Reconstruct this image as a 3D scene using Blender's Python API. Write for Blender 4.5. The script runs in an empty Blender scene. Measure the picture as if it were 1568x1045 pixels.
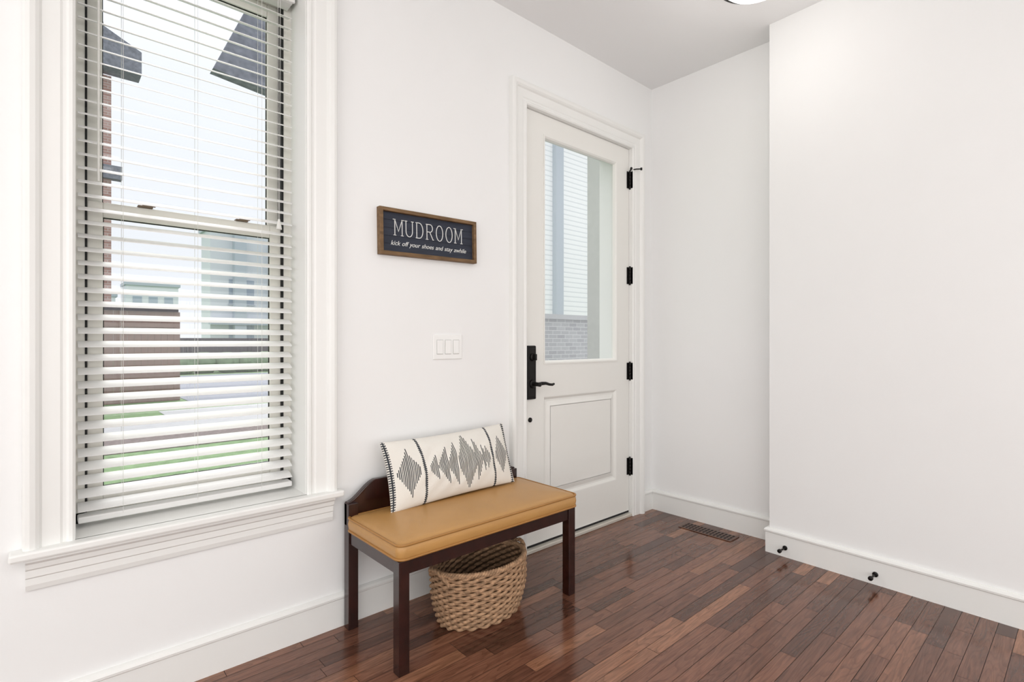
import bpy, math, random
from mathutils import Vector, Matrix
random.seed(7)
scene=bpy.context.scene
try:
    scene.view_settings.view_transform='Standard'
    scene.view_settings.look='None'
except Exception as e: print(e)

def s2l(c):
    return tuple(((x/255)/12.92 if x/255<=0.04045 else ((x/255+0.055)/1.055)**2.4) for x in c)

# ---------------- materials ----------------
def mat(name,rgb,rough=0.5,spec=0.5,metal=0.0,noise=0.0,nscale=20,bump=0.0,bscale=200,coat=0.0,stretch=None):
    m=bpy.data.materials.new(name); m.use_nodes=True
    nt=m.node_tree; b=nt.nodes['Principled BSDF']
    c=s2l(rgb)
    b.inputs['Base Color'].default_value=(*c,1)
    b.inputs['Roughness'].default_value=rough
    b.inputs['Metallic'].default_value=metal
    b.inputs['Specular IOR Level'].default_value=spec
    b.inputs['Coat Weight'].default_value=coat
    b.inputs['Coat Roughness'].default_value=0.1
    tc=nt.nodes.new('ShaderNodeTexCoord')
    src=tc.outputs['Object']
    if stretch:
        mp=nt.nodes.new('ShaderNodeMapping'); mp.inputs['Scale'].default_value=stretch
        nt.links.new(src,mp.inputs['Vector']); src=mp.outputs['Vector']
    if noise>0:
        n=nt.nodes.new('ShaderNodeTexNoise'); n.inputs['Scale'].default_value=nscale; n.inputs['Detail'].default_value=5
        nt.links.new(src,n.inputs['Vector'])
        r=nt.nodes.new('ShaderNodeValToRGB')
        r.color_ramp.elements[0].position=0.3; r.color_ramp.elements[1].position=0.7
        r.color_ramp.elements[0].color=(*[x*(1-noise) for x in c],1)
        r.color_ramp.elements[1].color=(*[min(1,x*(1+noise)) for x in c],1)
        nt.links.new(n.outputs['Fac'],r.inputs['Fac']); nt.links.new(r.outputs['Color'],b.inputs['Base Color'])
    if bump>0:
        n2=nt.nodes.new('ShaderNodeTexNoise'); n2.inputs['Scale'].default_value=bscale; n2.inputs['Detail'].default_value=3
        nt.links.new(src,n2.inputs['Vector'])
        bp=nt.nodes.new('ShaderNodeBump'); bp.inputs['Strength'].default_value=bump; bp.inputs['Distance'].default_value=0.002
        nt.links.new(n2.outputs['Fac'],bp.inputs['Height']); nt.links.new(bp.outputs['Normal'],b.inputs['Normal'])
    return m

M={}
M['wall']=mat('wall_paint',(243,243,242),0.65,0.3,noise=0.006,nscale=3,bump=0.08,bscale=250)
M['ceil']=mat('ceiling_paint',(242,242,242),0.8,0.2,noise=0.006,nscale=3,bump=0.05)
M['trim']=mat('trim_paint',(240,240,237),0.35,0.4,noise=0.005,nscale=4)
M['doorp']=mat('door_paint',(237,236,231),0.35,0.4,noise=0.005,nscale=4)
M['vinyl']=mat('window_vinyl',(232,230,222),0.4,0.4,noise=0.01)
M['cord']=mat('blind_cord',(225,225,220),0.8,noise=0.02)
M['black']=mat('black_iron',(28,26,25),0.38,0.5,metal=0.6,noise=0.15,nscale=40)
M['rubber']=mat('black_gasket',(22,22,22),0.7,noise=0.1)
M['bronze']=mat('lock_bronze',(120,104,88),0.4,metal=0.4,noise=0.1)
M['mahog']=mat('mahogany',(42,16,12),0.22,0.5,noise=0.45,nscale=14,coat=0.4,stretch=(2,2,1))
M['leather']=mat('tan_leather',(190,143,84),0.36,0.5,noise=0.06,nscale=6,bump=0.25,bscale=350)
M['leather2']=mat('tan_piping',(166,118,60),0.4,0.5,noise=0.05,nscale=10)
M['straw']=mat('seagrass',(170,136,106),0.75,0.25,noise=0.45,nscale=45,bump=0.6,bscale=260,stretch=(1,1,2.5))
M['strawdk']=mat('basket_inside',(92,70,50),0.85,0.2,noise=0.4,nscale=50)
M['navy']=mat('navy_board',(48,52,64),0.6,0.3,noise=0.18,nscale=12,stretch=(1,1,8))
M['signwood']=mat('sign_frame_wood',(118,92,64),0.6,0.3,noise=0.3,nscale=14,stretch=(1,6,6))
M['letter']=mat('letter_paint',(228,228,225),0.6,noise=0.02)
M['plate']=mat('switch_plastic',(246,246,244),0.3,noise=0.004)
M['gap']=mat('switch_gap',(190,190,186),0.5,noise=0.02)
M['subfloor']=mat('floor_gap',(24,12,9),0.6,noise=0.1)
M['vent']=mat('vent_wood',(92,62,48),0.35,noise=0.25,nscale=20)
M['ventdk']=mat('vent_dark',(15,10,8),0.8,noise=0.1)
M['thresh']=mat('threshold_alu',(215,210,200),0.35,metal=0.2,noise=0.04)
M['chrome']=mat('fixture_metal',(60,58,56),0.3,metal=0.8,noise=0.05)
# exterior, colours paled to paint in the haze over the view
M['grass']=mat('lawn_grass',(132,156,118),0.9,0.1,noise=0.2,nscale=8)
M['asphalt']=mat('asphalt',(150,153,162),0.9,0.1,noise=0.06,nscale=6)
M['concrete']=mat('concrete',(190,190,192),0.9,0.1,noise=0.05,nscale=5)
M['mulch']=mat('mulch',(134,124,122),0.95,0.1,noise=0.25,nscale=20)
M['fence']=mat('fence_wood',(146,122,116),0.85,0.1,noise=0.12,nscale=6,stretch=(6,1,1))
M['fencedk']=mat('fence_cap',(98,92,98),0.85,0.1,noise=0.1)
M['hwhite']=mat('house_render',(216,220,226),0.9,0.1,noise=0.03)
M['hgrey']=mat('house_grey_panel',(186,194,204),0.9,0.1,noise=0.04)
M['shingle']=mat('shingle',(128,130,140),0.9,0.1,noise=0.25,nscale=14)
M['shrub']=mat('shrub_leaf',(128,146,120),0.9,0.1,noise=0.3,nscale=5)
M['winglass']=mat('house_window_glass',(160,172,188),0.15,0.5,noise=0.05)
M['porchgrey']=mat('porch_grey',(190,190,185),0.85,0.1,noise=0.05)

def slatmat():
    m=mat('blind_slat',(252,251,249),0.4,0.4,noise=0.003)
    nt=m.node_tree; b=nt.nodes['Principled BSDF']; out=[n for n in nt.nodes if n.type=='OUTPUT_MATERIAL'][0]
    t=nt.nodes.new('ShaderNodeBsdfTranslucent'); t.inputs['Color'].default_value=(0.98,0.98,0.98,1)
    mx=nt.nodes.new('ShaderNodeMixShader'); mx.inputs[0].default_value=0.35
    nt.links.new(b.outputs[0],mx.inputs[1]); nt.links.new(t.outputs[0],mx.inputs[2]); nt.links.new(mx.outputs[0],out.inputs['Surface'])
    return m
M['slat']=slatmat()

def brickmat(name,c1,c2,mortar,scale=1):
    m=bpy.data.materials.new(name); m.use_nodes=True; nt=m.node_tree; b=nt.nodes['Principled BSDF']
    b.inputs['Roughness'].default_value=0.9
    tc=nt.nodes.new('ShaderNodeTexCoord'); sp=nt.nodes.new('ShaderNodeSeparateXYZ'); ad=nt.nodes.new('ShaderNodeMath'); ad.operation='ADD'
    cb=nt.nodes.new('ShaderNodeCombineXYZ')
    nt.links.new(tc.outputs['Object'],sp.inputs[0]); nt.links.new(sp.outputs['X'],ad.inputs[0]); nt.links.new(sp.outputs['Y'],ad.inputs[1])
    nt.links.new(ad.outputs[0],cb.inputs['X']); nt.links.new(sp.outputs['Z'],cb.inputs['Y'])
    br=nt.nodes.new('ShaderNodeTexBrick'); br.inputs['Scale'].default_value=1
    br.inputs['Brick Width'].default_value=0.21*scale; br.inputs['Row Height'].default_value=0.07*scale; br.inputs['Mortar Size'].default_value=0.006*scale
    br.inputs['Color1'].default_value=(*s2l(c1),1); br.inputs['Color2'].default_value=(*s2l(c2),1); br.inputs['Mortar'].default_value=(*s2l(mortar),1)
    nt.links.new(cb.outputs[0],br.inputs['Vector']); nt.links.new(br.outputs['Color'],b.inputs['Base Color'])
    return m
M['brick']=brickmat('red_brick',(160,122,114),(186,154,148),(196,190,188))
M['brickgrey']=brickmat('grey_brick',(162,162,165),(182,182,184),(210,210,210),0.6)

def sidingmat():
    m=bpy.data.materials.new('white_siding'); m.use_nodes=True; nt=m.node_tree; b=nt.nodes['Principled BSDF']
    b.inputs['Roughness'].default_value=0.8
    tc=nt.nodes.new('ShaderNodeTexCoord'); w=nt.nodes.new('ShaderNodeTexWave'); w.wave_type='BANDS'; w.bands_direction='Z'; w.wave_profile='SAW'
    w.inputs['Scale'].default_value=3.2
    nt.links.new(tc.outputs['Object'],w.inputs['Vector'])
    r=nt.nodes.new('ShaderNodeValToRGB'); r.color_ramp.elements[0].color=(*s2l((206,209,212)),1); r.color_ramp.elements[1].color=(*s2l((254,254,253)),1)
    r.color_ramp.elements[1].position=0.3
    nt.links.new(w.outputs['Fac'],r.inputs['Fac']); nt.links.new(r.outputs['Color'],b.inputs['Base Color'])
    return m
M['siding']=sidingmat()

def glassmat(name,fac_white,tint=(0.96,0.98,0.98),gloss=0.05):
    m=bpy.data.materials.new(name); m.use_nodes=True; nt=m.node_tree
    for n in list(nt.nodes):
        if n.type!='OUTPUT_MATERIAL': nt.nodes.remove(n)
    out=[n for n in nt.nodes if n.type=='OUTPUT_MATERIAL'][0]
    tr=nt.nodes.new('ShaderNodeBsdfTransparent'); tr.inputs['Color'].default_value=(*tint,1)
    gl=nt.nodes.new('ShaderNodeBsdfGlossy'); gl.inputs['Roughness'].default_value=0.05
    mx=nt.nodes.new('ShaderNodeMixShader'); mx.inputs[0].default_value=gloss
    nt.links.new(tr.outputs[0],mx.inputs[1]); nt.links.new(gl.outputs[0],mx.inputs[2])
    last=mx
    if fac_white>0:
        df=nt.nodes.new('ShaderNodeBsdfTranslucent'); df.inputs['Color'].default_value=(0.9,0.92,0.92,1)
        d2=nt.nodes.new('ShaderNodeBsdfDiffuse'); d2.inputs['Color'].default_value=(0.85,0.87,0.87,1)
        m0=nt.nodes.new('ShaderNodeMixShader'); m0.inputs[0].default_value=0.4
        nt.links.new(df.outputs[0],m0.inputs[1]); nt.links.new(d2.outputs[0],m0.inputs[2])
        m2=nt.nodes.new('ShaderNodeMixShader'); m2.inputs[0].default_value=fac_white
        nt.links.new(mx.outputs[0],m2.inputs[1]); nt.links.new(m0.outputs[0],m2.inputs[2]); last=m2
    nt.links.new(last.outputs[0],out.inputs['Surface'])
    return m
M['glass']=glassmat('clear_glass',0,tint=(0.99,0.99,0.99),gloss=0.03)
M['frost']=glassmat('door_lite_glass',0.10,tint=(1,1,1),gloss=0.03)

def emis(name,rgb,st):
    m=bpy.data.materials.new(name); m.use_nodes=True; b=m.node_tree.nodes['Principled BSDF']
    b.inputs['Base Color'].default_value=(*rgb,1); b.inputs['Emission Color'].default_value=(*rgb,1); b.inputs['Emission Strength'].default_value=st
    return m
M['lamp']=emis('lamp_diffuser',(1,0.98,0.95),1.6)

# ---------------- mesh builder ----------------
class MB:
    def __init__(s): s.v=[]; s.f=[]; s.m=[]; s.sm=[]
    def add(s,vs,fs,mi=0,smooth=False):
        o=len(s.v); s.v+= [tuple(v) for v in vs]
        for f in fs: s.f.append([i+o for i in f]); s.m.append(mi); s.sm.append(smooth)
    def box(s,x0,x1,y0,y1,z0,z1,mi=0,bv=0.0):
        if bv<=0:
            vs=[(x,y,z) for x in(x0,x1) for y in(y0,y1) for z in(z0,z1)]
            s.add(vs,[(0,1,3,2),(4,6,7,5),(0,4,5,1),(2,3,7,6),(0,2,6,4),(1,5,7,3)],mi)
        else:
            import bmesh
            bm=bmesh.new(); bmesh.ops.create_cube(bm,size=1)
            for v in bm.verts:
                v.co=((x0+x1)/2+v.co.x*(x1-x0),(y0+y1)/2+v.co.y*(y1-y0),(z0+z1)/2+v.co.z*(z1-z0))
            bmesh.ops.bevel(bm,geom=bm.edges[:],offset=bv,segments=2,affect='EDGES',profile=0.5)
            bm.verts.index_update()
            s.add([v.co[:] for v in bm.verts],[[v.index for v in f.verts] for f in bm.faces],mi)
            bm.free()
    def prism_xz(s,pts,y0,y1,mi=0):
        n=len(pts); vs=[(p[0],y0,p[1]) for p in pts]+[(p[0],y1,p[1]) for p in pts]
        fs=[list(range(n)),list(range(2*n-1,n-1,-1))]+[(i,(i+1)%n+0,(i+1)%n+n,i+n) for i in range(n)]
        s.add(vs,fs,mi)
    def prism_xy(s,pts,z0,z1,mi=0):
        n=len(pts); vs=[(p[0],p[1],z0) for p in pts]+[(p[0],p[1],z1) for p in pts]
        fs=[list(range(n)),list(range(2*n-1,n-1,-1))]+[(i,(i+1)%n+0,(i+1)%n+n,i+n) for i in range(n)]
        s.add(vs,fs,mi)
    def tube(s,path,r,n=8,closed=False,mi=0,rz=None,caps=True):
        P=[Vector(p) for p in path]; L=len(P); rings=[]
        up=Vector((0,0,1))
        prev=None
        for i,p in enumerate(P):
            if closed: d=P[(i+1)%L]-P[i-1]
            else: d=P[min(i+1,L-1)]-P[max(i-1,0)]
            d.normalize()
            a=up if abs(d.dot(up))<0.95 else Vector((1,0,0))
            if prev is not None and not closed:
                a2=prev-d*prev.dot(d)
                nx=a2.normalized() if a2.length>1e-6 else d.cross(a).normalized()
            else: nx=d.cross(a).normalized()
            prev=nx
            ny=d.cross(nx).normalized()
            ri=r[i] if isinstance(r,(list,tuple)) else r
            rings.append([p+nx*math.cos(2*math.pi*k/n)*ri+ny*math.sin(2*math.pi*k/n)*(rz if rz else ri) for k in range(n)])
        vs=[v for rg in rings for v in rg]; fs=[]
        for i in range(L if closed else L-1):
            j=(i+1)%L
            for k in range(n):
                k2=(k+1)%n
                fs.append((i*n+k,i*n+k2,j*n+k2,j*n+k))
        s.add(vs,fs,mi,True)
        if not closed and caps:
            s.add(rings[0],[list(range(n))[::-1]],mi); s.add(rings[-1],[list(range(n))],mi)
    def rings(s,rs,mi=0,cap0=True,cap1=True,smooth=True):
        n=len(rs[0]); vs=[v for r in rs for v in r]; fs=[]
        for i in range(len(rs)-1):
            for k in range(n):
                k2=(k+1)%n; fs.append((i*n+k,i*n+k2,(i+1)*n+k2,(i+1)*n+k))
        if cap0: fs.append(list(range(n))[::-1])
        if cap1: fs.append([(len(rs)-1)*n+k for k in range(n)])
        s.add(vs,fs,mi,smooth)
    def cyl(s,c,axis,r,h,n=20,mi=0,r2=None):
        c=Vector(c); a=Vector(axis).normalized()
        t=Vector((0,0,1)) if abs(a.z)<0.9 else Vector((1,0,0))
        x=a.cross(t).normalized(); y=a.cross(x).normalized(); r2=r if r2 is None else r2
        b=min(r,r2,h)*0.12
        prof=[(max(r-b,1e-4),0),(r,b),(r2,h-b),(max(r2-b,1e-4),h)]
        s.rings([[c+a*hh+x*rr*math.cos(2*math.pi*k/n)+y*rr*math.sin(2*math.pi*k/n) for k in range(n)] for rr,hh in prof],mi)
    def frame(s,x0,x1,z0,z1,prof,mi=0,closed=True,outward=True,y0=0.0):
        sg=1 if outward else -1
        rs=[]
        for d,p in prof:
            d*=sg
            if closed: rs.append([(x0-d,y0-p,z0-d),(x0-d,y0-p,z1+d),(x1+d,y0-p,z1+d),(x1+d,y0-p,z0-d)])
            else: rs.append([(x0-d,y0-p,z0),(x0-d,y0-p,z1+d),(x1+d,y0-p,z1+d),(x1+d,y0-p,z0)])
        m=len(rs); nseg=4 if closed else 3
        vs=[v for r in rs for v in r]; fs=[]
        for i in range(m-1):
            for k in range(nseg):
                k2=(k+1)%4
                fs.append((i*4+k,i*4+k2,(i+1)*4+k2,(i+1)*4+k))
        s.add(vs,fs,mi)
    def sweep(s,path,prof,mi=0):
        P=[Vector((p[0],p[1])) for p in path]; L=len(P); rows=[]
        for i in range(L):
            ns=[]
            if i>0: d=(P[i]-P[i-1]).normalized(); ns.append(Vector((d.y,-d.x)))
            if i<L-1: d=(P[i+1]-P[i]).normalized(); ns.append(Vector((d.y,-d.x)))
            n=sum(ns,Vector((0,0))).normalized(); n=n/ n.dot(ns[0])
            rows.append([(P[i].x+n.x*o,P[i].y+n.y*o,z) for o,z in prof])
        m=len(prof); vs=[v for r in rows for v in r]; fs=[]
        for i in range(L-1):
            for k in range(m):
                k2=(k+1)%m
                fs.append((i*m+k,(i+1)*m+k,(i+1)*m+k2,i*m+k2))
        fs.append(list(range(m))); fs.append([(L-1)*m+k for k in range(m)][::-1])
        s.add(vs,fs,mi)
    def build(s,name,mats,parent=None,origin=(0,0,0),recalc=True,bevel=0):
        me=bpy.data.meshes.new(name); o=Vector(origin if parent is None else parent['org'])
        me.from_pydata([tuple(Vector(v)-o) for v in s.v],[],s.f)
        for mm in mats: me.materials.append(M[mm])
        for p,mi,sm in zip(me.polygons,s.m,s.sm): p.material_index=mi; p.use_smooth=sm
        if recalc:
            import bmesh
            bm=bmesh.new(); bm.from_mesh(me); bmesh.ops.recalc_face_normals(bm,faces=bm.faces[:]); bm.to_mesh(me); bm.free()
        me.update()
        ob=bpy.data.objects.new(name,me); scene.collection.objects.link(ob)
        if parent is None: ob.location=o
        else: ob.parent=parent
        if bevel>0:
            bm_=ob.modifiers.new('bevel','BEVEL'); bm_.width=bevel; bm_.segments=2; bm_.limit_method='ANGLE'; bm_.angle_limit=math.radians(40)
        return ob
def empty(name,loc):
    e=bpy.data.objects.new(name,None); e.location=loc; e.empty_display_size=0.1; e['org']=list(loc); scene.collection.objects.link(e); return e

H=2.88; XB=-6.2; YN=-4.6; WT=0.26
# ---------------- room shell ----------------
WX0,WX1,WZ0,WZ1=-3.06,-2.363,0.53,2.56
DX0,DX1,DZ1=-1.2,-0.237,2.42
b=MB()
for (x0,x1,z0,z1) in [(XB,WX0,0,H),(WX0,WX1,0,WZ0),(WX0,WX1,WZ1,H),(WX1,DX0,0,H),(DX0,DX1,DZ1,H),(DX1,0.12,0,H)]:
    b.box(x0,x1,0,WT,z0,z1)
b.build('wall_left',['wall'])
b=MB(); b.box(0,0.12,-0.9,0,0,H); b.build('wall_far',['wall'])
EX,EY=-0.167,-0.853
dv=Vector((-0.043,-0.999)).normalized()
Lr=(EY-YN)/(-dv.y)
b=MB(); b.prism_xy([(EX,EY),(0.12,EY),(0.12,YN),(EX+dv.x*Lr,YN)],0,H); b.build('wall_right',['wall'])
b=MB(); b.box(XB-0.12,XB,YN,WT,0,H); b.build('wall_back',['wall'])
b=MB(); b.box(XB-0.12,0.12,YN-0.12,YN,0,H); b.build('wall_near',['wall'])
b=MB(); b.box(XB-0.12,0.12,YN-0.12,WT,H,H+0.12); b.build('ceiling',['ceil'])

# floor planks
def floormat():
    m=bpy.data.materials.new('hardwood_planks'); m.use_nodes=True; nt=m.node_tree; bs=nt.nodes['Principled BSDF']
    at=nt.nodes.new('ShaderNodeAttribute'); at.attribute_name='plank'
    tc=nt.nodes.new('ShaderNodeTexCoord')
    sp=nt.nodes.new('ShaderNodeSeparateColor'); nt.links.new(at.outputs['Color'],sp.inputs[0])
    off=nt.nodes.new('ShaderNodeVectorMath'); off.operation='MULTIPLY_ADD'
    off.inputs[1].default_value=(37,23,11)
    nt.links.new(at.outputs['Color'],off.inputs[0]); nt.links.new(tc.outputs['Object'],off.inputs[2])
    mp=nt.nodes.new('ShaderNodeMapping'); mp.inputs['Scale'].default_value=(2.2,30,1)
    nt.links.new(off.outputs[0],mp.inputs['Vector'])
    n=nt.nodes.new('ShaderNodeTexNoise'); n.inputs['Scale'].default_value=2.2; n.inputs['Detail'].default_value=7; n.inputs['Roughness'].default_value=0.65; n.inputs['Distortion'].default_value=1.2
    nt.links.new(mp.outputs[0],n.inputs['Vector'])
    mp2=nt.nodes.new('ShaderNodeMapping'); mp2.inputs['Scale'].default_value=(1.6,13,1)
    nt.links.new(off.outputs[0],mp2.inputs['Vector'])
    w=nt.nodes.new('ShaderNodeTexNoise'); w.inputs['Scale'].default_value=1.0; w.inputs['Detail'].default_value=1.0; w.inputs['Distortion'].default_value=0.6
    nt.links.new(mp2.outputs[0],w.inputs['Vector'])
    mu=nt.nodes.new('ShaderNodeMath'); mu.operation='MULTIPLY'; mu.inputs[1].default_value=13
    fr=nt.nodes.new('ShaderNodeMath'); fr.operation='FRACT'
    nt.links.new(w.outputs['Fac'],mu.inputs[0]); nt.links.new(mu.outputs[0],fr.inputs[0])
    r=nt.nodes.new('ShaderNodeValToRGB'); e=r.color_ramp.elements
    e[0].position=0; e[0].color=(*s2l((84,54,42)),1); e[1].position=1; e[1].color=(*s2l((150,105,80)),1)
    x=e.new(0.25); x.color=(*s2l((104,68,53)),1)
    x=e.new(0.8); x.color=(*s2l((126,84,65)),1)
    nt.links.new(sp.outputs[0],r.inputs['Fac'])
    g=nt.nodes.new('ShaderNodeValToRGB'); g.color_ramp.elements[0].position=0.3; g.color_ramp.elements[1].position=0.65
    g.color_ramp.elements[0].color=(0.6,0.57,0.55,1); g.color_ramp.elements[1].color=(1.15,1.15,1.15,1)
    nt.links.new(n.outputs['Fac'],g.inputs['Fac'])
    g2=nt.nodes.new('ShaderNodeValToRGB'); g2.color_ramp.elements[0].position=0.0; g2.color_ramp.elements[1].position=0.45
    g2.color_ramp.elements[0].color=(0.62,0.58,0.55,1); g2.color_ramp.elements[1].color=(1.05,1.05,1.05,1)
    nt.links.new(fr.outputs[0],g2.inputs['Fac'])
    m1=nt.nodes.new('ShaderNodeMix'); m1.data_type='RGBA'; m1.blend_type='MULTIPLY'; m1.inputs[0].default_value=1
    nt.links.new(r.outputs['Color'],m1.inputs[6]); nt.links.new(g.outputs['Color'],m1.inputs[7])
    m2=nt.nodes.new('ShaderNodeMix'); m2.data_type='RGBA'; m2.blend_type='MULTIPLY'; m2.inputs[0].default_value=0.65
    nt.links.new(m1.outputs[2],m2.inputs[6]); nt.links.new(g2.outputs['Color'],m2.inputs[7])
    nt.links.new(m2.outputs[2],bs.inputs['Base Color'])
    bs.inputs['Roughness'].default_value=0.14; bs.inputs['Specular IOR Level'].default_value=0.55
    bp=nt.nodes.new('ShaderNodeBump'); bp.inputs['Strength'].default_value=0.10; bp.inputs['Distance'].default_value=0.002
    nt.links.new(n.outputs['Fac'],bp.inputs['Height']); nt.links.new(bp.outputs['Normal'],bs.inputs['Normal'])
    return m
M['floor']=floormat()
b=MB(); cols=[]
pw=0.0575; y=YN
while y<0.0:
    y1=min(y+pw,0.0); x=XB+random.uniform(-0.8,0)
    while x<0:
        l=random.choice([0.25,0.35,0.45,0.55,0.7,0.85])*random.uniform(0.85,1.15)
        xa,xb=max(x,XB),min(x+l,0)
        if xb>xa+0.002:
            g=0.0008
            b.add([(xa+g,y+g,0),(xb-g,y+g,0),(xb-g,y1-g,0),(xa+g,y1-g,0)],[(0,1,2,3)],0)
            cols.append((random.random(),random.random(),random.random(),1))
        x+=l
    y=y1
nb=len(b.f)
b.box(XB-0.12,0.12,YN-0.12,WT,-0.1,-0.0015,1)
fl=b.build('floor',['floor','subfloor'],recalc=False)
ca=fl.data.color_attributes.new('plank','FLOAT_COLOR','CORNER')
for p in fl.data.polygons:
    c=cols[p.index] if p.index<nb else (0,0,0,1)
    for li in p.loop_indices: ca.data[li].color=c

# baseboards
bp=[(0,0),(0.016,0),(0.016,0.11),(0.021,0.114),(0.022,0.122),(0.017,0.13),(0.008,0.134),(0,0.134)]
b=MB(); b.sweep([(XB,0),(-1.318,0)],bp); b.build('baseboard_left',['trim'])
b=MB(); b.sweep([(-0.119,0),(0,0),(0,EY)],bp); b.build('baseboard_far',['trim'])
b=MB(); b.sweep([(0,EY),(EX,EY),(EX+dv.x*Lr,YN)],bp); b.build('baseboard_right',['trim'])
b=MB(); b.sweep([(0-0.35,YN),(XB,YN),(XB,0)],bp); b.build('baseboard_back',['trim'])

# ---------------- window ----------------
win=empty('window_1',(-2.71,0,1.55))
cas=[(0,0),(0,0.012),(0.006,0.017),(0.014,0.017),(0.02,0.012),(0.028,0.012),(0.034,0.016),(0.074,0.018),(0.08,0.026),(0.088,0.032),(0.1,0.035),(0.11,0.033),(0.115,0.026),(0.117,0)]
b=MB(); b.frame(WX0+0.004,WX1-0.004,0.555,WZ1-0.004,cas,closed=False); b.build('casing',['trim'],win)
b=MB(); b.box(-3.2,-2.232,-0.052,0.0,0.532,0.556,bv=0.006); b.box(WX0,WX1,-0.01,0.175,0.53,0.556)
b.build('stool',['trim'],win)
b=MB()
ap=[(0,0.435),(0.01,0.435),(0.014,0.45),(0.014,0.47),(0.019,0.474),(0.02,0.495),(0.026,0.5),(0.03,0.515),(0.04,0.524),(0.04,0.532),(0,0.532)]
b.sweep([(-3.165,0),(-2.265,0)],ap); b.build('apron',['trim'],win)
b=MB()
b.box(WX0,WX0+0.006,0,0.17,0.556,WZ1); b.box(WX1-0.006,WX1,0,0.17,0.556,WZ1); b.box(WX0,WX1,0,0.17,WZ1-0.006,WZ1)
b.build('jamb_liner',['trim'],win)
b=MB()
f0,f1=WX0,WX1
b.box(f0,f0+0.035,0.16,0.26,0.556,WZ1); b.box(f1-0.035,f1,0.16,0.26,0.556,WZ1); b.box(f0,f1,0.16,0.26,WZ1-0.04,WZ1); b.box(f0,f1,0.16,0.27,0.53,0.59)
b.box(f0+0.035,f0+0.041,0.158,0.25,0.59,WZ1-0.04,1); b.box(f1-0.041,f1-0.035,0.158,0.25,0.59,WZ1-0.04,1)
b.build('frame',['vinyl','rubber'],win)
def sash(name,y0,y1,z0,z1,brail,trail):
    b=MB(); a0,a1=f0+0.041,f1-0.041; sw=0.042
    b.box(a0,a0+sw,y0,y1,z0,z1,bv=0.003); b.box(a1-sw,a1,y0,y1,z0,z1,bv=0.003)
    b.box(a0+sw,a1-sw,y0,y1,z0,z0+brail,bv=0.003); b.box(a0+sw,a1-sw,y0,y1,z1-trail,z1,bv=0.003)
    g=0.003; ym=(y0+y1)/2
    for (xa,xb,za,zb) in [(a0+sw,a0+sw+g,z0+brail,z1-trail),(a1-sw-g,a1-sw,z0+brail,z1-trail),(a0+sw,a1-sw,z0+brail,z0+brail+g),(a0+sw,a1-sw,z1-trail-g,z1-trail)]:
        b.box(xa,xb,ym-0.005,ym-0.001,za,zb,1)
    b.build(name,['vinyl','rubber'],win)
    b=MB(); b.box(a0+sw,a1-sw,ym-0.001,ym+0.002,z0+brail,z1-trail); b.build(name+'_glass',['glass'],win)
sash('lower_sash',0.172,0.2,0.592,1.615,0.07,0.05)
sash('upper_sash',0.205,0.235,1.57,2.52,0.05,0.05)
b=MB()
for x in (-2.86,-2.55):
    b.box(x-0.022,x+0.022,0.165,0.195,1.615,1.622,bv=0.002); b.box(x-0.008,x+0.03,0.168,0.18,1.622,1.627,bv=0.001)
b.build('sash_locks',['bronze'],win)

# blinds
bl=empty('window_blinds',(-2.715,0.13,2.5))
B0,B1=-3.045,-2.386; yb=0.118
b=MB(); n=0; z=0.618; tilt=math.radians(22)
while z<2.47:
    sec=[]
    for k in range(5):
        w_=(-0.5+k/4)*0.05; c=0.0025*(1-(2*w_/0.05)**2)
        sec.append((w_*math.cos(tilt)-c*math.sin(tilt), w_*math.sin(tilt)+c*math.cos(tilt)))
    top=[(yb+p[0],z+p[1]+0.0011) for p in sec]; bot=[(yb+p[0],z+p[1]-0.0011) for p in reversed(sec)]
    loop=top+bot; m=len(loop)
    vs=[(B0,)+p for p in loop]+[(B1,)+p for p in loop]
    b.add(vs,[(i,(i+1)%m,(i+1)%m+m,i+m) for i in range(m)]+[list(range(m))[::-1],list(range(m,2*m))],0)
    z+=0.0435
b.build('slats',['slat'],bl)
b=MB(); b.box(B0,B1,yb-0.026,yb+0.026,0.572,0.592,bv=0.004); b.box(B0,B1,yb-0.03,yb+0.03,2.49,2.545,bv=0.003); b.box(B0-0.005,B1+0.005,yb-0.045,yb-0.033,2.49,2.55,bv=0.003)
b.build('rails',['slat'],bl)
b=MB()
for x in (-2.93,-2.715,-2.5):
    for dy in (-0.026,0.026): b.tube([(x,yb+dy,0.585),(x,yb+dy,2.5)],0.0007,5)
b.tube([(-2.445,yb-0.04,2.5),(-2.443,yb-0.038,1.62)],0.0009,5); b.tube([(-2.437,yb-0.04,2.5),(-2.439,yb-0.038,1.62)],0.0009,5)
b.cyl((-2.441,yb-0.038,1.585),(0,0,1),0.011,0.04,12,r2=0.004)
b.build('cords',['cord'],bl)
b=MB(); b.tube([(-2.995,yb-0.042,2.5),(-2.995,yb-0.04,1.66)],0.0035,6); b.build('tilt_wand',['cord'],bl)

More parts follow.
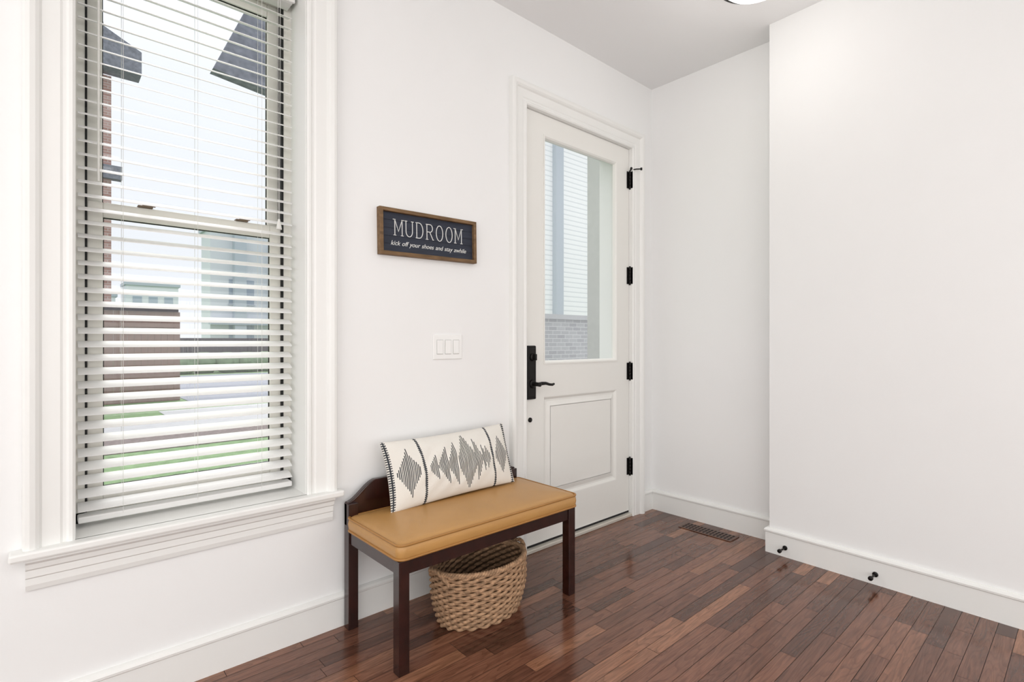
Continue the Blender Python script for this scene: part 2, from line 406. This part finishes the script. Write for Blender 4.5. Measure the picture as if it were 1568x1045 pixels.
# ---------------- door ----------------
dr=empty('door_1',(-0.72,0,0))
b=MB(); b.frame(DX0+0.004,DX1-0.004,0,DZ1-0.004,cas,closed=False); b.build('casing',['trim'],dr)
b=MB()
b.box(DX0,DX0+0.005,0,0.24,0,DZ1); b.box(DX1-0.005,DX1,0,0.24,0,DZ1); b.box(DX0,DX1,0,0.24,DZ1-0.005,DZ1)
b.box(DX0,DX0+0.03,0.066,0.24,0,DZ1); b.box(DX1-0.03,DX1,0.066,0.24,0,DZ1); b.box(DX0,DX1,0.066,0.24,DZ1-0.03,DZ1)
b.build('jamb',['trim'],dr)
b=MB(); b.box(DX0+0.005,DX1-0.005,-0.012,0.26,0.0,0.02,bv=0.004); b.box(DX0+0.005,DX1-0.005,0.018,0.05,0.018,0.032,1)
b.build('threshold',['thresh','rubber'],dr)
s0,s1,sz0,sz1=DX0+0.007,DX1-0.007,0.034,2.413
gx0,gx1,gz0,gz1=-1.043,-0.372,1.02,2.305
px0,px1,pz0,pz1=-1.043,-0.372,0.255,0.84
fy0,fy1=0.015,0.06
b=MB()
b.box(s0,gx0,fy0,fy1,sz0,sz1); b.box(gx1,s1,fy0,fy1,sz0,sz1)
b.box(gx0,gx1,fy0,fy1,gz1,sz1); b.box(gx0,gx1,fy0,fy1,pz1,gz0); b.box(gx0,gx1,fy0,fy1,sz0,pz0)
b.frame(gx0,gx1,gz0,gz1,[(0,0),(-0.0,0.004),(0.008,0.004),(0.016,-0.004),(0.02,-0.016),(0.02,-0.02)],outward=False,y0=fy0)
b.frame(px0,px1,pz0,pz1,[(0,0),(0.006,-0.001),(0.016,-0.01),(0.02,-0.013),(0.03,-0.013),(0.055,-0.004),(0.06,-0.004)],outward=False,y0=fy0)
b.box(px0+0.058,px1-0.058,fy0+0.004,fy1-0.005,pz0+0.058,pz1-0.058)
b.box(px0,px1,fy0+0.0135,fy1-0.005,pz0,pz1)
b.build('slab',['doorp'],dr)
b=MB(); b.box(gx0+0.002,gx1-0.002,0.034,0.04,gz0+0.002,gz1-0.002); b.build('glass',['frost'],dr)
b=MB()
for z in (2.21,1.58,0.952,0.326):
    for k in range(5): b.cyl((DX1-0.006,0.006,z-0.055+k*0.022),(0,0,1),0.0085,0.021,12)
    b.cyl((DX1-0.006,0.006,z-0.062),(0,0,1),0.006,0.124,10)
    b.box(DX1-0.03,DX1-0.006,0.011,0.0155,z-0.055,z+0.055); b.box(DX1-0.004,DX1+0.004,-0.0135,0.01,z-0.055,z+0.055)
b.tube([(DX1-0.006,0.004,2.275),(DX1+0.012,-0.03,2.278),(DX1+0.035,-0.055,2.278)],0.004,8)
b.tube([(DX1-0.006,0.004,2.275),(DX1-0.03,-0.02,2.275)],0.004,8)
b.cyl((DX1+0.03,-0.05,2.278),(0.5,-0.6,0),0.009,0.012,12); b.cyl((DX1-0.027,-0.018,2.275),(-0.5,-0.5,0),0.008,0.01,12)
b.build('hinges',['black'],dr)
b=MB(); hx=-1.146
b.box(hx-0.033,hx+0.033,0.0,0.0155,0.832,1.125,bv=0.006)
b.box(hx-0.027,hx+0.027,-0.004,0.004,0.845,1.112,bv=0.003)
b.cyl((hx,-0.002,1.062),(0,-1,0),0.021,0.012); b.box(hx-0.006,hx+0.006,-0.034,-0.01,1.045,1.08,bv=0.003)
b.cyl((hx,-0.002,0.917),(0,-1,0),0.023,0.01); b.cyl((hx,-0.01,0.917),(0,-1,0),0.011,0.045)
b.tube([(hx-0.008,-0.052,0.917),(hx+0.02,-0.054,0.921),(hx+0.05,-0.054,0.921),(hx+0.08,-0.053,0.913),(hx+0.105,-0.051,0.91),(hx+0.12,-0.05,0.914)],[0.008,0.01,0.0085,0.0075,0.0075,0.006],10)
b.cyl((hx,-0.052,0.917),(0,-1,0),0.012,0.012)
b.cyl((hx-0.003,0.016,0.72),(0,-1,0),0.013,0.008)
b.box(s0-0.001,s0+0.004,fy0-0.001,fy1,0.86,0.98)
b.build('handle_set',['black'],dr)

# ---------------- sign ----------------
sg=empty('wall_sign',(-1.808,0,1.625)); sg.rotation_euler=(0,-math.radians(0.9),0)
cx,cz=-1.808,1.625; sw,sh=0.258,0.101
b=MB(); fw=0.016
b.frame(cx-sw,cx+sw,cz-sh,cz+sh,[(0,0.001),(0,0.028),(0.002,0.03),(fw-0.002,0.03),(fw,0.028),(fw,0.008)],outward=False)
b.build('frame',['signwood'],sg)
b=MB()
nbd=5; hh=(2*sh-2*fw)/nbd
b.box(cx-sw+fw-0.002,cx+sw-fw+0.002,-0.010,-0.002,cz-sh+fw-0.002,cz+sh-fw+0.002)
for i in range(nbd):
    b.box(cx-sw+fw,cx+sw-fw,-0.0135,-0.009,cz-sh+fw+i*hh+0.0007,cz-sh+fw+(i+1)*hh-0.0007)
b.build('panel',['navy'],sg)
b=MB()
def ribbon(pts,w,yf=-0.0155,yb_=-0.0135,closed=False):
    n=len(pts)
    P=[Vector(p) for p in pts]; Ls=[];Rs=[]
    for i in range(n):
        if closed: d=P[(i+1)%n]-P[i-1]
        else: d=P[min(i+1,n-1)]-P[max(i-1,0)]
        d.normalize(); nn=Vector((-d.y,d.x)); Ls.append(P[i]+nn*w/2); Rs.append(P[i]-nn*w/2)
    for i in range(n if closed else n-1):
        j=(i+1)%n
        q=[Ls[i],Ls[j],Rs[j],Rs[i]]
        b.prism_xz([(p.x,p.y) for p in q],yf,yb_)
def arc(cx_,cz_,rx,rz,a0,a1,n=14): return [(cx_+rx*math.cos(math.radians(a0+(a1-a0)*k/n)),cz_+rz*math.sin(math.radians(a0+(a1-a0)*k/n))) for k in range(n+1)]
LW=0.043; LH=0.068; th=0.0032
def letter(ch,ox,oz):
    def T(pts): return [(ox+p[0]*LW,oz+p[1]*LH) for p in pts]
    def serif(x,z,w=0.3): ribbon(T([(x-w/2,z),(x+w/2,z)]),0.0028)
    if ch=='M':
        ribbon(T([(0.08,0),(0.08,1)]),th); ribbon(T([(0.92,0),(0.92,1)]),th); ribbon(T([(0.08,1),(0.5,0.25),(0.92,1)]),th); 
        serif(0.08,0);serif(0.92,0);serif(0.02,1);serif(0.98,1)
    if ch=='U':
        ribbon(T([(0.12,1),(0.12,0.35)]+arc(0.5,0.35,0.38,0.35,180,360)+[(0.88,1)]),th); serif(0.12,1);serif(0.88,1)
    if ch=='D':
        ribbon(T([(0.15,0),(0.15,1)]),th); ribbon(T([(0.02,1),(0.4,1)]+arc(0.45,0.5,0.45,0.5,90,-90)+[(0.02,0)]),th)
    if ch=='R':
        ribbon(T([(0.15,0),(0.15,1)]),th); ribbon(T([(0.02,1),(0.5,1)]+arc(0.55,0.75,0.3,0.25,90,-90)+[(0.15,0.5)]),th); ribbon(T([(0.5,0.5),(0.9,0)]),th); serif(0.15,0);serif(0.92,0,0.2)
    if ch=='O':
        ribbon(T(arc(0.5,0.5,0.42,0.52,0,342,19)),th,closed=True)
tx=cx-0.184
for ch in 'MUDROOM':
    letter(ch,tx,cz-0.012); tx+=0.0535
b.build('lettering',['letter'],sg)
cu=bpy.data.curves.new('script_line','FONT'); cu.body='kick off your shoes and stay awhile'; cu.size=0.028; cu.shear=0.3; cu.align_x='CENTER'; cu.align_y='CENTER'; cu.extrude=0.0006; cu.space_character=1.0; cu.space_word=1.2
to=bpy.data.objects.new('script_line',cu); scene.collection.objects.link(to); cu.materials.append(M['letter'])
to.parent=sg; to.location=(0,-0.0145,-0.047); to.rotation_euler=(math.pi/2,0,0)

# ---------------- switch ----------------
b=MB(); sx,szz=-1.703,1.122
b.box(sx-0.083,sx+0.083,-0.006,0.0,szz-0.058,szz+0.058,bv=0.003)
for k in (-1,0,1):
    c=sx+k*0.046
    b.box(c-0.0175,c+0.0175,-0.0068,-0.004,szz-0.034,szz+0.034,1)
    b.box(c-0.0155,c+0.0155,-0.010,-0.005,szz-0.032,szz+0.032,0,bv=0.0015)
b.build('light_switch',['plate','gap'],origin=(sx,0,szz))

# ---------------- bench ----------------
bn=empty('bench',(-1.772,-0.25,0))
bx0,bx1,by0,by1=-2.224,-1.321,-0.462,-0.028; lg=0.041
b=MB()
for x in (bx0,bx1-lg): b.box(x,x+lg,by0,by0+lg,0,0.394,bv=0.002)
for x in (bx0,bx1-lg): b.box(x,x+lg,by1-lg,by1,0,0.5,bv=0.002)
b.box(bx0+lg,bx1-lg,by0+0.006,by0+0.028,0.342,0.394,bv=0.002); b.box(bx0+lg,bx1-lg,by1-0.03,by1-0.008,0.342,0.394)
for x in (bx0+0.006,bx1-0.028): b.box(x,x+0.022,by0+lg,by1-lg,0.342,0.394,bv=0.002)
b.box(bx0+0.01,bx1-0.01,by0+0.01,by1-0.01,0.385,0.397)
b.build('frame',['mahog'],bn)
b=MB()
pts=[(bx0,0.41)]
N=16
top=[]
for k in range(N+1):
    t=k/N; top.append((bx0+0.004+0.125*t,0.505+0.073*(t**1.6*(1-t)+ (1-(1-t)**2)*t)))
top=[(bx0,0.503)]+top
mir=[(bx0+bx1-x,z) for x,z in reversed(top)]
b.prism_xz(pts+top+mir+[(bx1,0.41)],by1-0.026,by1)
b.build('backrest',['mahog'],bn,bevel=0.004)
def rrect(x0,x1,y0,y1,r,z,n=6):
    out=[]
    for (cx_,cy_,a) in [(x1-r,y1-r,0),(x0+r,y1-r,90),(x0+r,y0+r,180),(x1-r,y0+r,270)]:
        for k in range(n+1):
            t=math.radians(a+90*k/n); out.append((cx_+r*math.cos(t),cy_+r*math.sin(t),z))
    return out
c0,c1,d0,d1=-2.23,-1.31,-0.472,-0.058
b=MB(); rs=[]
for ins,z in [(0.012,0.396),(0.003,0.400),(0.0,0.41),(-0.002,0.425),(0.0,0.44),(0.003,0.448),(0.012,0.454),(0.03,0.459),(0.06,0.4635),(0.1,0.466),(0.15,0.4675),(0.2,0.468)]:
    r=max(0.03-ins*0.15,0.005); rs.append(rrect(c0+ins,c1-ins,d0+ins,d1-ins,r,z))
b.rings(rs,0)
b.build('seat_cushion',['leather'],bn)
b=MB()
b.tube(rrect(c0+0.001,c1-0.001,d0+0.001,d1-0.001,0.03,0.450),0.0045,8,closed=True); b.tube(rrect(c0+0.001,c1-0.001,d0+0.001,d1-0.001,0.03,0.401),0.0045,8,closed=True)
b.build('piping',['leather2'],bn)

# ---------------- pillow ----------------
def pillow():
    NU,NV=640,200; W,Hh,T=0.665,0.285,0.062
    vs=[];cols=[];fs=[]
    # woven arrow / chevron motif: triangles of vertical strokes, each growing toward the centre then ending sharply
    saw=[(0.045,0.105,0.05,0.55),(0.075,0.135,0.2,0.85),(0.205,0.135,0.05,0.62),
         (0.255,0.325,0.03,0.45),(0.33,0.405,0.06,0.66),(0.41,0.485,0.10,0.84),(0.49,0.565,0.14,1.0),
         (0.645,0.57,0.14,1.0),(0.70,0.645,0.10,0.78),(0.74,0.70,0.06,0.6),(0.785,0.74,0.03,0.42),
         (0.825,0.885,0.05,0.72),(0.955,0.885,0.05,0.72)]
    def env(u):
        e=0
        for a,c,ea,ec in saw:
            t=(u-a)/(c-a)
            if 0<=t<=1: e=max(e,(ea+(ec-ea)*t)*0.88)
        return e
    per=0.0105
    for side in (0,1):
        for j in range(NV+1):
            for i in range(NU+1):
                u=-1+2*i/NU; v=-1+2*j/NV
                th_=T*(max(0,1-u**4)**0.5)*(max(0,1-v*v)**0.55)*(0.9+0.1*math.cos(u*2.5))
                x=u*W/2*(1-0.035*(1-v*v)); z=v*Hh/2*(1-0.054*(1-u*u))
                wr=0.003*math.sin(9*u+5*v)*(1-u*u)*(1-v*v)+0.002*math.sin(23*u-11*v)*(1-u*u)*(1-v*v)
                y=(-th_-wr) if side==0 else (th_*0.8)
                vs.append((x,y,z))
                U=(u+1)/2; dark=0
                if side==0:
                    q=(math.floor(U/per)+0.5)*per; fr=(U-q)/per+0.5
                    e=env(q)
                    if e>0.05 and 0.15<fr<0.72 and abs(v)<e: dark=1
                    for lc in (0.228,0.80):
                        if abs(U-lc)<0.004: dark=1
                        if abs(U-lc)<0.010 and (v*17)%1<0.6: dark=1
                    for lc in (0.012,0.978):
                        if abs(U-lc)<0.014 and (v*15)%1<0.5: dark=1
                        if abs(U-lc)<0.004: dark=1
                cols.append(dark)
    n1=(NU+1)*(NV+1)
    for s_ in (0,1):
        for j in range(NV):
            for i in range(NU):
                a=s_*n1+j*(NU+1)+i; q=(a,a+1,a+NU+2,a+NU+1)
                fs.append(q if s_==0 else q[::-1])
    me=bpy.data.meshes.new('lumbar_pillow'); me.from_pydata(vs,[],fs)
    ca=me.color_attributes.new('pat','FLOAT_COLOR','POINT')
    flat=[]
    for d in cols: flat+=[d,d,d,1]
    ca.data.foreach_set('color',flat)
    me.polygons.foreach_set('use_smooth',[True]*len(fs))
    m=bpy.data.materials.new('pillow_fabric'); m.use_nodes=True; nt=m.node_tree; bs=nt.nodes['Principled BSDF']; bs.inputs['Roughness'].default_value=0.95; bs.inputs['Specular IOR Level'].default_value=0.1
    at=nt.nodes.new('ShaderNodeAttribute'); at.attribute_name='pat'
    mx=nt.nodes.new('ShaderNodeMix'); mx.data_type='RGBA'; mx.inputs[6].default_value=(*s2l((232,228,220)),1); mx.inputs[7].default_value=(*s2l((60,63,68)),1)
    nt.links.new(at.outputs['Fac'],mx.inputs[0]); nt.links.new(mx.outputs[2],bs.inputs['Base Color'])
    nz=nt.nodes.new('ShaderNodeTexNoise'); nz.inputs['Scale'].default_value=300; bp_=nt.nodes.new('ShaderNodeBump'); bp_.inputs['Strength'].default_value=0.4; bp_.inputs['Distance'].default_value=0.002
    tc=nt.nodes.new('ShaderNodeTexCoord'); nt.links.new(tc.outputs['Object'],nz.inputs['Vector']); nt.links.new(nz.outputs['Fac'],bp_.inputs['Height']); nt.links.new(bp_.outputs['Normal'],bs.inputs['Normal'])
    me.materials.append(m)
    ob=bpy.data.objects.new('lumbar_pillow',me); scene.collection.objects.link(ob)
    ob.location=(-1.765,-0.130,0.602); ob.rotation_euler=(-math.radians(17),-math.radians(1.0),math.radians(0))
pillow()

# ---------------- basket ----------------
bk=empty('wicker_basket',(-1.753,-0.29,0))
bcx,bcy=-1.743,-0.296
def dims(t):
    k=math.sin(min(1,t*1.15)*math.pi*0.62)
    return 0.188+0.030*k, 0.125+0.03*k
b=MB(); R=18; hB=0.225
NS=320
for i in range(R):
    t=i/(R-1); z=0.009+t*(hB-0.014); a,bb=dims(t)
    path=[]
    for k in range(NS):
        th_=2*math.pi*k/NS; w_=0.0052*math.cos(20*th_+ (math.pi if i%2 else 0)); zz=0.0028*math.sin(20*th_+(math.pi if i%2 else 0))
        path.append((bcx+(a+w_)*math.cos(th_),bcy+(bb+w_)*math.sin(th_),z+zz))
    b.tube(path,0.0060,8,closed=True,rz=0.0074)
a,bb=dims(1)
for ph in (0,2*math.pi/3,4*math.pi/3):
    path=[]
    for k in range(NS*2):
        th_=2*math.pi*k/(NS*2); q=34*th_+ph
        path.append((bcx+(a+0.006*math.cos(q))*math.cos(th_),bcy+(bb+0.006*math.cos(q))*math.sin(th_),hB+0.004+0.006*math.sin(q)))
    b.tube(path,0.0065,7,closed=True)
for sgn in (-1,1):
    for ph in (0,math.pi):
        path=[]
        for k in range(41):
            t=k/40; yy=(t-0.5)*0.13; arch=math.sin(t*math.pi)
            q=t*26+ph
            path.append((bcx+sgn*(a*math.sqrt(max(0,1-(yy/bb)**2))+0.006+0.012*arch+0.004*math.cos(q)),bcy+yy,hB-0.035+0.055*arch**0.7+0.004*math.sin(q)))
        b.tube(path,0.006,7)
b.build('weave',['straw'],bk)
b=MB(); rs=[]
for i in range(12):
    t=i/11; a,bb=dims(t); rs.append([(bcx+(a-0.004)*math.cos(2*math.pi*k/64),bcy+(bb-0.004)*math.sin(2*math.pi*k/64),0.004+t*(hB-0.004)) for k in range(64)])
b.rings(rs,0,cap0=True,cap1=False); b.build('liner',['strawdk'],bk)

# ---------------- vent, stops ----------------
b=MB(); vx,vy=-0.145,-0.485
b.box(vx-0.055,vx+0.055,vy-0.165,vy+0.165,0.0002,0.0045,0,bv=0.0012)
for r in (-1,0,1):
    for k in range(14):
        yy=vy-0.143+k*0.022
        b.box(vx+r*0.03-0.012,vx+r*0.03+0.012,yy-0.0055,yy+0.0055,0.003,0.005,1)
b.build('floor_vent',['vent','ventdk'],origin=(vx,vy,0))
def stop(sdist,h,name='door_stop'):
    o=Vector((EX,EY))+dv*sdist; nrm=Vector((dv.y,-dv.x)); nrm=-nrm if nrm.x>0 else nrm
    p=Vector((o.x,o.y,h)); n3=Vector((nrm.x,nrm.y,0)); p=p+n3*0.0165
    b=MB(); b.cyl(p,n3,0.012,0.006); b.cyl(p+n3*0.004,n3,0.005,0.06,r2=0.004); b.cyl(p+n3*0.06,n3,0.010,0.014)
    b.cyl(p+n3*0.056,n3,0.007,0.006)
    b.build(name,['black'],origin=p)
stop(0.09,0.05); stop(0.50,0.05,'door_stop.001')

# ---------------- ceiling fixture ----------------
lx,ly=-0.675,-1.005
lf=empty('ceiling_light',(lx,ly,H))
b=MB()
def ring(r,z,n=48): return [(lx+r*math.cos(2*math.pi*k/n),ly+r*math.sin(2*math.pi*k/n),z) for k in range(n)]
b.rings([ring(0.17,H-0.001),ring(0.175,H-0.01),ring(0.175,H-0.06),ring(0.17,H-0.07),ring(0.155,H-0.07),ring(0.155,H-0.055)],0,cap0=True,cap1=False); b.build('pan',['chrome'],lf)
b=MB(); b.rings([ring(0.155,H-0.055),ring(0.154,H-0.074),ring(0.135,H-0.092),ring(0.09,H-0.104),ring(0.03,H-0.108)],0); b.build('diffuser',['lamp'],lf)

# ---------------- exterior ----------------
G=-0.4
def gbox(name,x0,x1,y0,y1,z0,z1,m,bv=0):
    b=MB(); b.box(x0,x1,y0,y1,z0,z1,0,bv); return b.build(name,[m])
gbox('lawn',-40,50,WT+0.02,90,G-0.3,G,'grass')
gbox('mulch_bed',-5,2.5,6.9,8.2,G,G+0.012,'mulch')
gbox('sidewalk',-8,3,8.5,9.9,G,G+0.01,'concrete')
gbox('garden_path',-1.2,3,10.8,11.7,G,G+0.01,'concrete')
gbox('driveway',-0.3,14,12.6,25.0,G,G+0.012,'asphalt')
b=MB()
x=-3.2
while x<-0.5:
    b.box(x,x+0.135,14.0,14.03,G,1.9,0); x+=0.14
b.box(-3.2,-0.48,13.96,14.0,0.2,0.3,0); b.box(-3.2,-0.48,13.96,14.0,1.5,1.6,0); b.box(-3.25,-0.45,13.94,14.1,1.9,2.0,1)
b.build('fence',['fence','fencedk'],origin=(-1.9,14,G))
b=MB()
x=0
while x<14:
    b.box(x,x+0.19,28.5,28.54,G,1.2,0); x+=0.2
b.box(0,14,28.45,28.55,1.2,1.3,1)
b.build('fence.001',['fencedk','fencedk'],origin=(7,28.5,G))
b=MB()
def blob(c,r,seed):
    rr=random.Random(seed); N1,N2=14,10; ph=[rr.uniform(0,6) for _ in range(4)]
    rs=[]
    for i in range(1,N2):
        ph_=math.pi*i/N2; rs.append([(c[0]+r*(1+0.15*math.sin(5*2*math.pi*k/N1+ph[0]+i))*math.sin(ph_)*math.cos(2*math.pi*k/N1),c[1]+r*math.sin(ph_)*math.sin(2*math.pi*k/N1),max(G+0.001,c[2]+r*0.9*math.cos(ph_))) for k in range(N1)])
    b.rings(rs,0)
for i in range(14): blob((-0.1+i*0.95,26.6+random.uniform(-.2,.2),G+random.uniform(0.35,0.6)),random.uniform(0.55,0.8),i)
b.build('hedge',['shrub'],origin=(5,26.6,G))
def house(name,x0,x1,y0,y1,h,m1,m2,panel=False):
    b=MB(); b.box(x0,x1,y0,y1,G,h,0); b.box(x0-0.15,x1+0.15,y0-0.15,y1+0.15,h,h+0.25,1)
    w=(x1-x0)
    for fz in (0.8,3.6):
        if fz+1.6<h:
            for k in range(3):
                xa=x0+w*(0.12+0.3*k); b.box(xa,xa+w*0.17,y0-0.05,y0+0.02,fz,fz+1.6,2); b.box(xa-0.06,xa+w*0.17+0.06,y0-0.08,y0-0.02,fz-0.08,fz,1)
    if panel:
        b.box(6.3,7.0,y0-0.6,y0,G,8.9,1); b.box(4.9,14.2,y0-0.7,y0,2.2,2.5,1); b.box(8.6,10,y0-0.6,y0,3,7.8,1)
    b.build(name,[m1,m2,'winglass'],origin=((x0+x1)/2,y0,G))
house('townhouse',5.0,14,36,38.5,8.4,'hwhite','hgrey',True)
house('townhouse.001',2.6,6.6,56,59,6.2,'hwhite','hgrey')
house('townhouse.002',-3,2.0,58,62,5.2,'hwhite','hgrey')
b=MB(); b.box(-7,-1.72,15.5,17.5,G,8.2,0)
b.prism_xz([(-7.3,8.3),(-1.1,8.3),(-1.1,8.9),(-1.9,9.3),(-2.0,9.8),(-7.3,9.8)],15.1,15.7,1)
b.box(-7.1,-1.50,15.35,15.6,5.45,5.8,1)
b.build('brick_house',['brick','shingle'],origin=(-4,15.5,G))
b=MB(); b.prism_xz([(-1.42,4.78),(0.6,4.55),(2.2,4.55),(2.2,8.6),(0.2,8.6)],5.8,6.0,0)
b.box(1.9,2.2,5.8,6.0,G,4.6,0)
b.build('porch_gable',['shingle'],origin=(0,6,G))
gbox('porch_slab',-1.8,2.6,WT+0.02,3.4,G,-0.03,'concrete')
gbox('porch_column',0.5,0.72,0.30,0.99,-0.03,2.95,'porchgrey')
b=MB(); b.box(-1.25,2.2,1.75,1.95,-0.03,1.38,0); b.box(-1.28,2.2,1.72,1.98,1.38,1.43,1); b.build('porch_brick_wall',['brickgrey','concrete'],origin=(0.5,1.85,0))
b=MB(); b.box(3.4,10,5.2,8,G,7.5,0); b.box(4.46,4.68,5.10,5.2,G,7.5,1); b.build('siding_house',['siding','hgrey'],origin=(3,5.2,G))

# ---------------- lights ----------------
w=bpy.data.worlds.new('World'); scene.world=w; w.use_nodes=True
nt=w.node_tree; bg=nt.nodes['Background']
tc=nt.nodes.new('ShaderNodeTexCoord'); sp=nt.nodes.new('ShaderNodeSeparateXYZ'); rp=nt.nodes.new('ShaderNodeValToRGB')
rp.color_ramp.elements[0].position=0.0; rp.color_ramp.elements[0].color=(0.62,0.645,0.68,1); rp.color_ramp.elements[1].position=0.75; rp.color_ramp.elements[1].color=(1.0,1.02,1.05,1)
x=rp.color_ramp.elements.new(0.4); x.color=(0.66,0.69,0.73,1)
nt.links.new(tc.outputs['Generated'],sp.inputs[0]); nt.links.new(sp.outputs['Z'],rp.inputs['Fac']); nt.links.new(rp.outputs['Color'],bg.inputs['Color'])
bg.inputs['Strength'].default_value=1.5
def area(name,loc,rot,sx_,sy_,p,col=(1,1,1)):
    l=bpy.data.lights.new(name,'AREA'); l.shape='RECTANGLE'; l.size=sx_; l.size_y=sy_; l.energy=p; l.color=col
    o=bpy.data.objects.new(name,l); o.location=loc; o.rotation_euler=rot; scene.collection.objects.link(o)
area('ceiling_fill',(-3.9,-3.2,H-0.03),(0,0,0),2.6,1.8,42,(1,0.995,0.99))  # added overhead fill to brighten the room, no real fitting
area('rear_fill',(XB+0.35,-2.4,1.3),(0,-math.radians(112),0),2.0,3.4,56,(1,1,1))  # added fill by the back wall, stands in for assumed windows
area('side_fill',(-2.6,YN+0.3,1.3),(math.radians(112),0,0),3.6,2.0,42,(1,1,1))  # added fill by the near wall, lifts ceiling and window side
l=bpy.data.lights.new('ceiling_light_bulb','POINT'); l.energy=2.5; l.shadow_soft_size=0.12; l.color=(1,0.96,0.92)
o=bpy.data.objects.new('ceiling_light_bulb',l); o.location=(lx,ly,H-0.24); scene.collection.objects.link(o)
# soft sun added under the overcast sky to brighten the blind slats
l=bpy.data.lights.new('slat_fill_sun','SUN'); l.energy=2.2; l.angle=math.radians(40); l.color=(1,0.99,0.97)
o=bpy.data.objects.new('slat_fill_sun',l); o.rotation_euler=Vector((-0.10,-0.66,-0.75)).to_track_quat('-Z','Y').to_euler(); o.location=(0,8,12); scene.collection.objects.link(o)

# ---------------- camera ----------------
cam=bpy.data.cameras.new('camera'); cam.sensor_width=36; cam.lens=805/1568*36; cam.clip_start=0.05; cam.clip_end=300
co=bpy.data.objects.new('camera',cam); scene.collection.objects.link(co)
co.location=(-3.134,-2.051,1.15)
d=Vector((0.668,0.744,0)); co.rotation_euler=d.to_track_quat('-Z','Y').to_euler()
scene.camera=co
